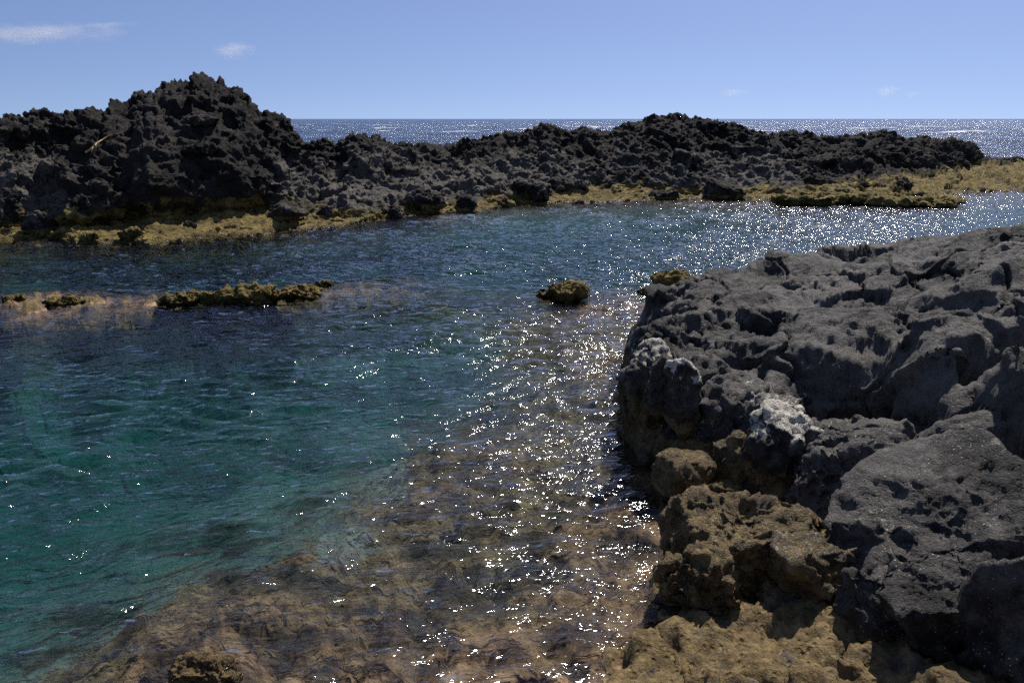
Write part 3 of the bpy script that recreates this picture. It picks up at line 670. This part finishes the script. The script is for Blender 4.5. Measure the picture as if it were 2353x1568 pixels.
foot = [(.90,6.5,-.5),(.92,7.2,-.5),(.98,8.0,-.6),(1.25,9.0,-.6),(1.6,10.1,-.7),(2.1,11.2,-.8),(.5,7.5,-1.0),(1.0,10.5,-1.2),(.6,6.2,-.7),
 (1.2,6.42,-.3),(1.5,6.45,-.2),(2.0,6.1,-.1),(2.4,6.15,.0),(2.6,6.7,.25),(3.0,6.82,.25),(3.3,6.55,.25),(3.7,6.2,.3),(4.3,5.9,.45),
 (1.2,6.0,-.5),(1.7,5.8,-.4),(2.3,5.6,-.3),(3.0,5.8,-.1),(3.6,5.4,-.1),(4.3,5.2,.1)]
k_ = 2352 / 3500.0
opw = np.array([at_z(u * k_, v * k_, z) for u, v, z in op + of])
more_pts = [(3.2, 11.6, .4), (2.2, 11.2, -.8), (4.6, 11.6, .6), (6.0, 10.6, 1.2), (8, 9.5, 1.6), (8, 6, 1.6), (8, 3.5, 1.0), (9, 12, -.8), (6, 13, -1.0), (3, 13, -1.2), (5.5, 4.5, .4), (4.2, 4.6, .0), (7, 4, .5), (1.0, 12, -1.5), (3.6, 5.0, .0)]
opw = np.concatenate([opw, np.array(more_pts), np.array(foot)])
ox = np.arange(0.55, 8.2, 0.0175); oy = warped_rows(4.3, 13.0, 0.0030, 0.0175)
OY, OX = np.meshgrid(oy, ox, indexing='ij')
OZ = rbf(opw, OX, OY, 0.001)
O = np.stack([OX, OY, OZ], -1)
# steepen the step between foot and top
nrm = blur(grid_normals(O), 8); nrm /= np.linalg.norm(nrm, axis=-1, keepdims=True)
w1, w1g = worley(warp3(O, .5, .2) / 0.95 + 1.7); b1 = billow(O / 1.2 + 12, 3)
O = O + nrm * (0.17 * chunk(warp3(O, .8, .40, 9) / np.array([1.5, 1.0, .9]) + 1.7, 0.6) + 0.10 * (billow(O / 1.9 + 12, 2) - 0.45) + 0.11 * ridged(O / .9 + 22, 3))[..., None]
O[..., 0] += 0.08 * perlin(O / 0.5 + 33) ; O[..., 1] += 0.08 * perlin(O / 0.5 + 63)
nrm = blur(grid_normals(O), 3); nrm /= np.linalg.norm(nrm, axis=-1, keepdims=True)
b2 = billow(O / 0.40 + 5, 4, 0.55)
smoothness = smooth(-0.05, 0.30, fbm(O / 1.2 + 77, 3))
crk = smooth(0.05, 0.0, w1g) * 0.07
O = O + nrm * ((0.085 * (0.45 - b2) + 0.07 * chunk(warp3(O, .25, .12, 3) / np.array([.46, .38, .3]) + 3.3, .8)) * (0.18 + 0.82 * smoothness) + 0.03 * fbm(O / .5 + 9, 3) - crk)[..., None]
nrm = blur(grid_normals(O), 1); nrm /= np.linalg.norm(nrm, axis=-1, keepdims=True)
w3, _ = worley(O / 0.13 + 9.1); w4, _ = worley(O / 0.06 + 2.2)
pitm = smooth(0.0, 0.35, fbm(O / 0.7 + 17, 2))
O = O + nrm * (-0.065 * smooth(0.36, 0.16, w3) * pitm - 0.016 * smooth(0.36, 0.14, w4) + 0.022 * fbm(O / 0.16 + 4, 4, .62) * (.3 + .7 * smoothness) + 0.025 * chunk(warp3(O, .1, .05) / .14 + 8, .9) * smoothness)[..., None]
def surf_at(Pp, u, v):
    """the surface point seen at a pixel"""
    q = Pp.reshape(-1, 3); a, b = px(q); d = (a - u)**2 + (b - v)**2
    near_ = np.where(d < max(36.0, d.min() * 1.5))[0]
    return q[near_[np.argmin(np.linalg.norm(q[near_] - np.array([0, 0, CAM_H]), axis=1))]]
O = crag_relief(O.reshape(-1, 3), blur(grid_normals(O), 1).reshape(-1, 3), 1.0, 0.6).reshape(O.shape)
def white_spots(Pp, spots):
    w = np.zeros(Pp.shape[:-1])
    for (u, v, z, r, a) in spots:
        c = surf_at(Pp, u * k_, v * k_); w = np.maximum(w, a * np.exp(-np.sum(((Pp - c) / r)**2, -1)))
    return w
wspots = [(2175,1215,.8,.16,.9),(2230,1200,.8,.14,.8),(2350,1290,.7,.14,1.0),(2300,1400,.6,.12,.8),(2620,1370,.7,.16,.9),(2440,1440,.5,.1,.7),(2700,1390,.7,.1,.7),(2200,1225,.74,.20,.85),(2330,1320,.68,.17,1.0),(2310,1370,.6,.14,.9),(2610,1390,.66,.18,.75),(2660,1420,.6,.13,.7),(2560,1300,.8,.1,.5),(2400,1430,.5,.12,.45),(2750,1350,.8,.08,.55),(3380,1140,1.4,.12,.5)]
owhite = white_spots(O, wspots) * smooth(-0.1, 0.3, blur(grid_normals(O), 2)[..., 2])
on = fbm(O / 0.5 + 41, 4)
oal = smooth(0.50, 0.15, O[..., 2] + 0.22 * on)
ocre = {'pale': smooth(.8, 1.2, O[..., 2]) * 0.22 - .10, 'algae': oal * 0.95, 'white': owhite, 'speck': smooth(0.9, 0.4, O[..., 2])}
keep = (O[:-1, :-1, 2] > -0.9).ravel()
V, F, A = sub_grid(O, grid_faces(*OX.shape), keep, ocre)
outcrop = link('basalt_outcrop', new_mesh('basalt_outcrop', V, F, A, M_near, False), label='large pitted dark grey basalt outcrop with white crusted lip beside the pool', cat='rock outcrop')

def near_rock(name, u0, v0, u1, v1, z, seed, label, cat='boulder', depth=0.9, parent=None, wsp=None, algae_z=0.3, planes=None, sub=None, dz=0.0, scale=(1, 1, 1), rotz=0.0, speck=0.6, aw=0.14, push=0.0, **kw):
    c, s3 = box_px(u0 * k_, v0 * k_, u1 * k_, v1 * k_, z=z, depth=depth); c[2] += dz; c[1] += push; c[0] *= c[1] / (c[1] - push)
    wl_ = [(at_z(u * k_, v * k_, zz_), r, a) for (u, v, zz_, r, a) in (wsp or [])]
    sub = sub or (6 if (u1 - u0) > 270 else 5)
    P_ = dict(knob=0.10, lump=0.05, fine=0.0, facets=11, sharp=36, warp=0.03, relief=(1.0, 1.25))
    P_.update(kw)
    return rock(name, c, s3 * np.array(scale) * np.array([1.12, 1.18, 1.04]), seed, label, cat, group='rocks at the foot of the near outcrop', parent=parent, sub=sub, mat=M_near, algae_z=algae_z, algae_w=aw, white=wl_, planes=planes, speck=speck, rotz=rotz, **P_)

for i, (u0, v0, u1, v1, yb, ws) in enumerate([
    (2140, 1200, 2285, 1400, 7.05, [(2200, 1225, 0.16), (2240, 1205, .12)]),
    (2205, 1262, 2300, 1420, 6.80, [(2250, 1285, 0.10)]),
    (2262, 1268, 2390, 1450, 6.70, [(2320, 1310, 0.17), (2350, 1290, .14), (2300, 1360, .10)]),
    (2540, 1360, 2720, 1500, 6.45, [(2590, 1385, .12), (2650, 1400, .12), (2690, 1420, .08)])]):
    c, s3 = box_px(u0 * k_, v0 * k_, u1 * k_, v1 * k_, y=yb - .12, depth=0.9); s3 = s3 * 1.05
    me = rock_mesh('lobe', c, s3, 330 + i, sub=5, knob=.06, lump=.12, fine=0.0, facets=10, sharp=12, relief=(1.0, .8), mat=M_near, algae_z=c[2] - .12, algae_w=.16, speck=.5, white_top=(.62, .35, .80, .50)[i])
    link('lobe', me, outcrop, 'rounded lobe of the outcrop lip with a white crusted top').location = c

near_rock('boulder', 2570, 1455, 2815, 1740, .10, 301, 'boulder with a bright white crusted top and brown foot under the outcrop', white_top=.78, algae_z=.40, depth=.8, push=.12)
near_rock('boulder', 2355, 1440, 2550, 1650, .05, 302, 'brown stained boulder under the white lip of the outcrop', algae_z=.40, depth=.9, push=.35, wsp=[(2400,1455,.5,.07,.7)])
near_rock('boulder', 2465, 1540, 2605, 1685, .08, 303, 'smooth brown rounded boulder wedged under the outcrop', algae_z=.6, depth=.8, push=.12)
near_rock('boulder', 2800, 1560, 3085, 1800, .15, 304, 'dark rounded boulder with a white patch and golden specks', algae_z=.18, depth=.8, lump=.08, sharp=14, white_top=.30, facets=6)
near_rock('boulder', 2790, 1480, 3210, 1640, .20, 305, 'ragged dark rock behind the boulder with golden specks', algae_z=.1, depth=.6, white_top=.30)
near_rock('boulder', 3240, 1475, 3520, 1700, .25, 306, 'big smooth grey boulder with a flat light top', algae_z=-.5, depth=.9, facets=5, lump=.05, knob=.05, relief=(1.0, .7), pale=.25)
near_rock('rock_slab', 3050, 1640, 3600, 2090, .15, 307, 'large grey slab tilted toward the pool with dark barnacled front', 'rock slab', algae_z=.16, aw=.2, depth=.85, planes=[(-.45, -.25, 1, .45), (-.2, -1, .1, .75), (1, .1, .2, .8)], facets=3, sharp=40, knob=.05, lump=.03, relief=(1.0, .6), pale=.22, speck=1.0, wsp=[(3110,1960,.45,.08,.6)])
near_rock('boulder', 3100, 1975, 3440, 2300, .12, 308, 'flat topped dark block speckled with barnacles below the tilted slab', algae_z=.22, aw=.16, depth=.8, planes=[(-.1, -.2, 1, .6), (.1, -1, -.1, .75)], facets=4, sharp=40, speck=1.0)
near_rock('boulder', 3370, 1960, 3640, 2400, .12, 309, 'steep dark rock edge beside the flat topped block', algae_z=.12, aw=.2, depth=.8, facets=6, speck=.9)
near_rock('boulder', 2350, 1725, 2700, 2000, .10, 310, 'tilted golden brown block with a grey broken front edge', algae_z=.9, relief=(1.0, .85), depth=.85, scale=(1, 1, .8), dz=-.03, planes=[(-.1, -.35, 1, .62), (.3, -1, .1, .8), (-1, -.2, .1, .85)], facets=4, sharp=40, wsp=[(2530,1760,.35,.08,.5)])
near_rock('boulder', 2290, 1920, 2515, 2100, .04, 311, 'knobbly brown mound of algae crust at the water edge', algae_z=.9, scale=(1, 1, .72), dz=-.03, relief=(1.0, .85), depth=.8, knob=.3, lump=.3, fine=.07)
near_rock('boulder', 2480, 1900, 2640, 2040, .08, 312, 'small crusty brown lump under the tilted golden block', algae_z=.9, scale=(1, 1, .72), dz=-.03, relief=(1.0, .85), depth=.8, knob=.25, lump=.3, fine=.06)
near_rock('boulder', 2690, 1830, 2920, 2085, .12, 313, 'pale streaked brown ridge of rock between the golden block and the black knob', algae_z=.9, scale=(1, 1, .72), dz=-.03, relief=(1.0, .85), depth=1.1, rotz=.5, white_top=.36)
near_rock('boulder', 2885, 1785, 3100, 2035, .16, 314, 'black knob of rock with yellow and white crust along its top', algae_z=.25, depth=.9, white_top=.36, speck=1.0)
near_rock('boulder', 2630, 1750, 2830, 1905, .12, 315, 'brown lumpy rock in the shade above the pale streaked ridge', algae_z=.9, scale=(1, 1, .72), dz=-.03, relief=(1.0, .85), depth=.8, knob=.2, lump=.25)
near_rock('boulder', 2900, 2010, 3120, 2180, .16, 316, 'low dark angular stone in brown algae beside the flat topped block', algae_z=.26, depth=.8, speck=.8)
near_rock('boulder', 2250, 1600, 2420, 1720, .0, 317, 'dark wet rock at the waterline under the outcrop lip', algae_z=.9, depth=.9)

# ------------------------------------------------------------------ dry branch on the crag
def tube(pts, rad, seg=7):
    pts = np.array(pts, float); V = []; F = []
    for i, p in enumerate(pts):
        d = pts[min(i + 1, len(pts) - 1)] - pts[max(i - 1, 0)]; d /= np.linalg.norm(d)
        a = np.cross(d, [0.3, 1, 0.2]); a /= np.linalg.norm(a); b = np.cross(d, a)
        for k in range(seg):
            t = 2 * math.pi * k / seg; V.append(p + rad[i] * (a * math.cos(t) + b * math.sin(t)))
    for i in range(len(pts) - 1):
        for k in range(seg):
            F.append([i * seg + k, i * seg + (k + 1) % seg, (i + 1) * seg + (k + 1) % seg, (i + 1) * seg + k])
    return np.array(V), np.array(F)
m, nt, n, l = mat_new('dry_wood'); g = G(nt)
wc = g.mix(g.ramp(g.noise(g.pos(), 14, 4, 0.6), 0.4, 0.6), (0.42, 0.30, 0.09), (0.55, 0.43, 0.18))
b = g.node('ShaderNodeBsdfPrincipled', {'Base Color': wc, 'Roughness': 0.8}); g.out(b.outputs[0]); M_wood = m
by_ = min(face_y(200, 350), face_y(255, 310), face_y(228, 328)) - 0.25
root = link('dead_branch', None, label='dry yellow forked branch lying on the crag', cat='branch')
bpts = [at_y(u, v, max(by_, face_y(u, v) - 0.10)) for i, (u, v) in enumerate([(196, 351), (206, 345), (214, 338), (221, 330), (233, 323), (243, 316), (255, 309)])]
root.location = bpts[0]
for nm, pp, rr in (('stem', bpts, [.035, .034, .03, .028, .024, .018, .010]),
                   ('twig', [bpts[2], at_y(211, 345, by_), at_y(211, 351, by_ + .02)], [.022, .018, .008]),
                   ('twig', [bpts[3], at_y(219, 334, by_ - .08), at_y(222, 337, by_ - .1)], [.018, .012, .006])):
    Vv, Ff = tube(np.array(pp) - bpts[0], rr); link(nm, new_mesh(nm, Vv, Ff, None, M_wood), root)

# ------------------------------------------------------------------ thin fair-weather clouds
def cloud_material(name, scale, dens, stretch):
    m, nt, n, l = mat_new(name); g = G(nt)
    tc = g.node('ShaderNodeTexCoord').outputs['Object']
    mp = g.node('ShaderNodeMapping', {'Vector': tc, 'Scale': stretch}).outputs[0]
    d2 = g.node('ShaderNodeVectorMath', {0: tc}, operation='LENGTH').outputs['Value']
    nz = g.noise(mp, scale, 5, 0.62, dist=0.6)
    d = g.math('MULTIPLY', g.ramp(g.math('SUBTRACT', nz, g.math('MULTIPLY', d2, 0.32)), 0.22, 0.52), dens)
    v = g.node('ShaderNodeVolumePrincipled', {'Color': (1, 1, 1, 1), 'Density': d, 'Anisotropy': 0.55})
    g.out(None, v.outputs[0]); return m
Mc1 = cloud_material('streak_cloud', 1.5, 0.0028, (1.2, 1.0, 0.55)); Mc2 = cloud_material('puff_cloud', 1.8, 0.0035, (1, 1, 1))
CV_, CF_ = ico(4)
for (u, v, hu, hv, mt, lab, tilt) in [
    (90, 76, 190, 24, Mc1, 'long white streak of cloud over the tall crag', 0.0),
    (250, 57, 70, 8, Mc1, 'thin short wisp above the long streak cloud', 0.0),
    (535, 115, 52, 22, Mc2, 'small faint puff of cloud beside the crag peak', 0.0),
    (1682, 213, 34, 12, Mc2, 'faint puff low over the sea behind the dome', 0.0),
    (2037, 209, 22, 16, Mc2, 'small upright puff of cloud low over the sea', 0.0),
    (2097, 217, 18, 9, Mc2, 'tiny puff beside the upright cloud over the sea', 0.0)]:
    D_ = 9000.0; c = at_y(u, v, D_); sx = hu / FV * D_; sz = hv / FV * D_
    me = new_mesh('cloud', CV_, CF_, None, mt)
    o = link('cloud', me, None, lab, 'cloud', 'small clouds in the sky'); o.location = c; o.scale = (sx, max(sz * 2, sx * 0.4), sz)
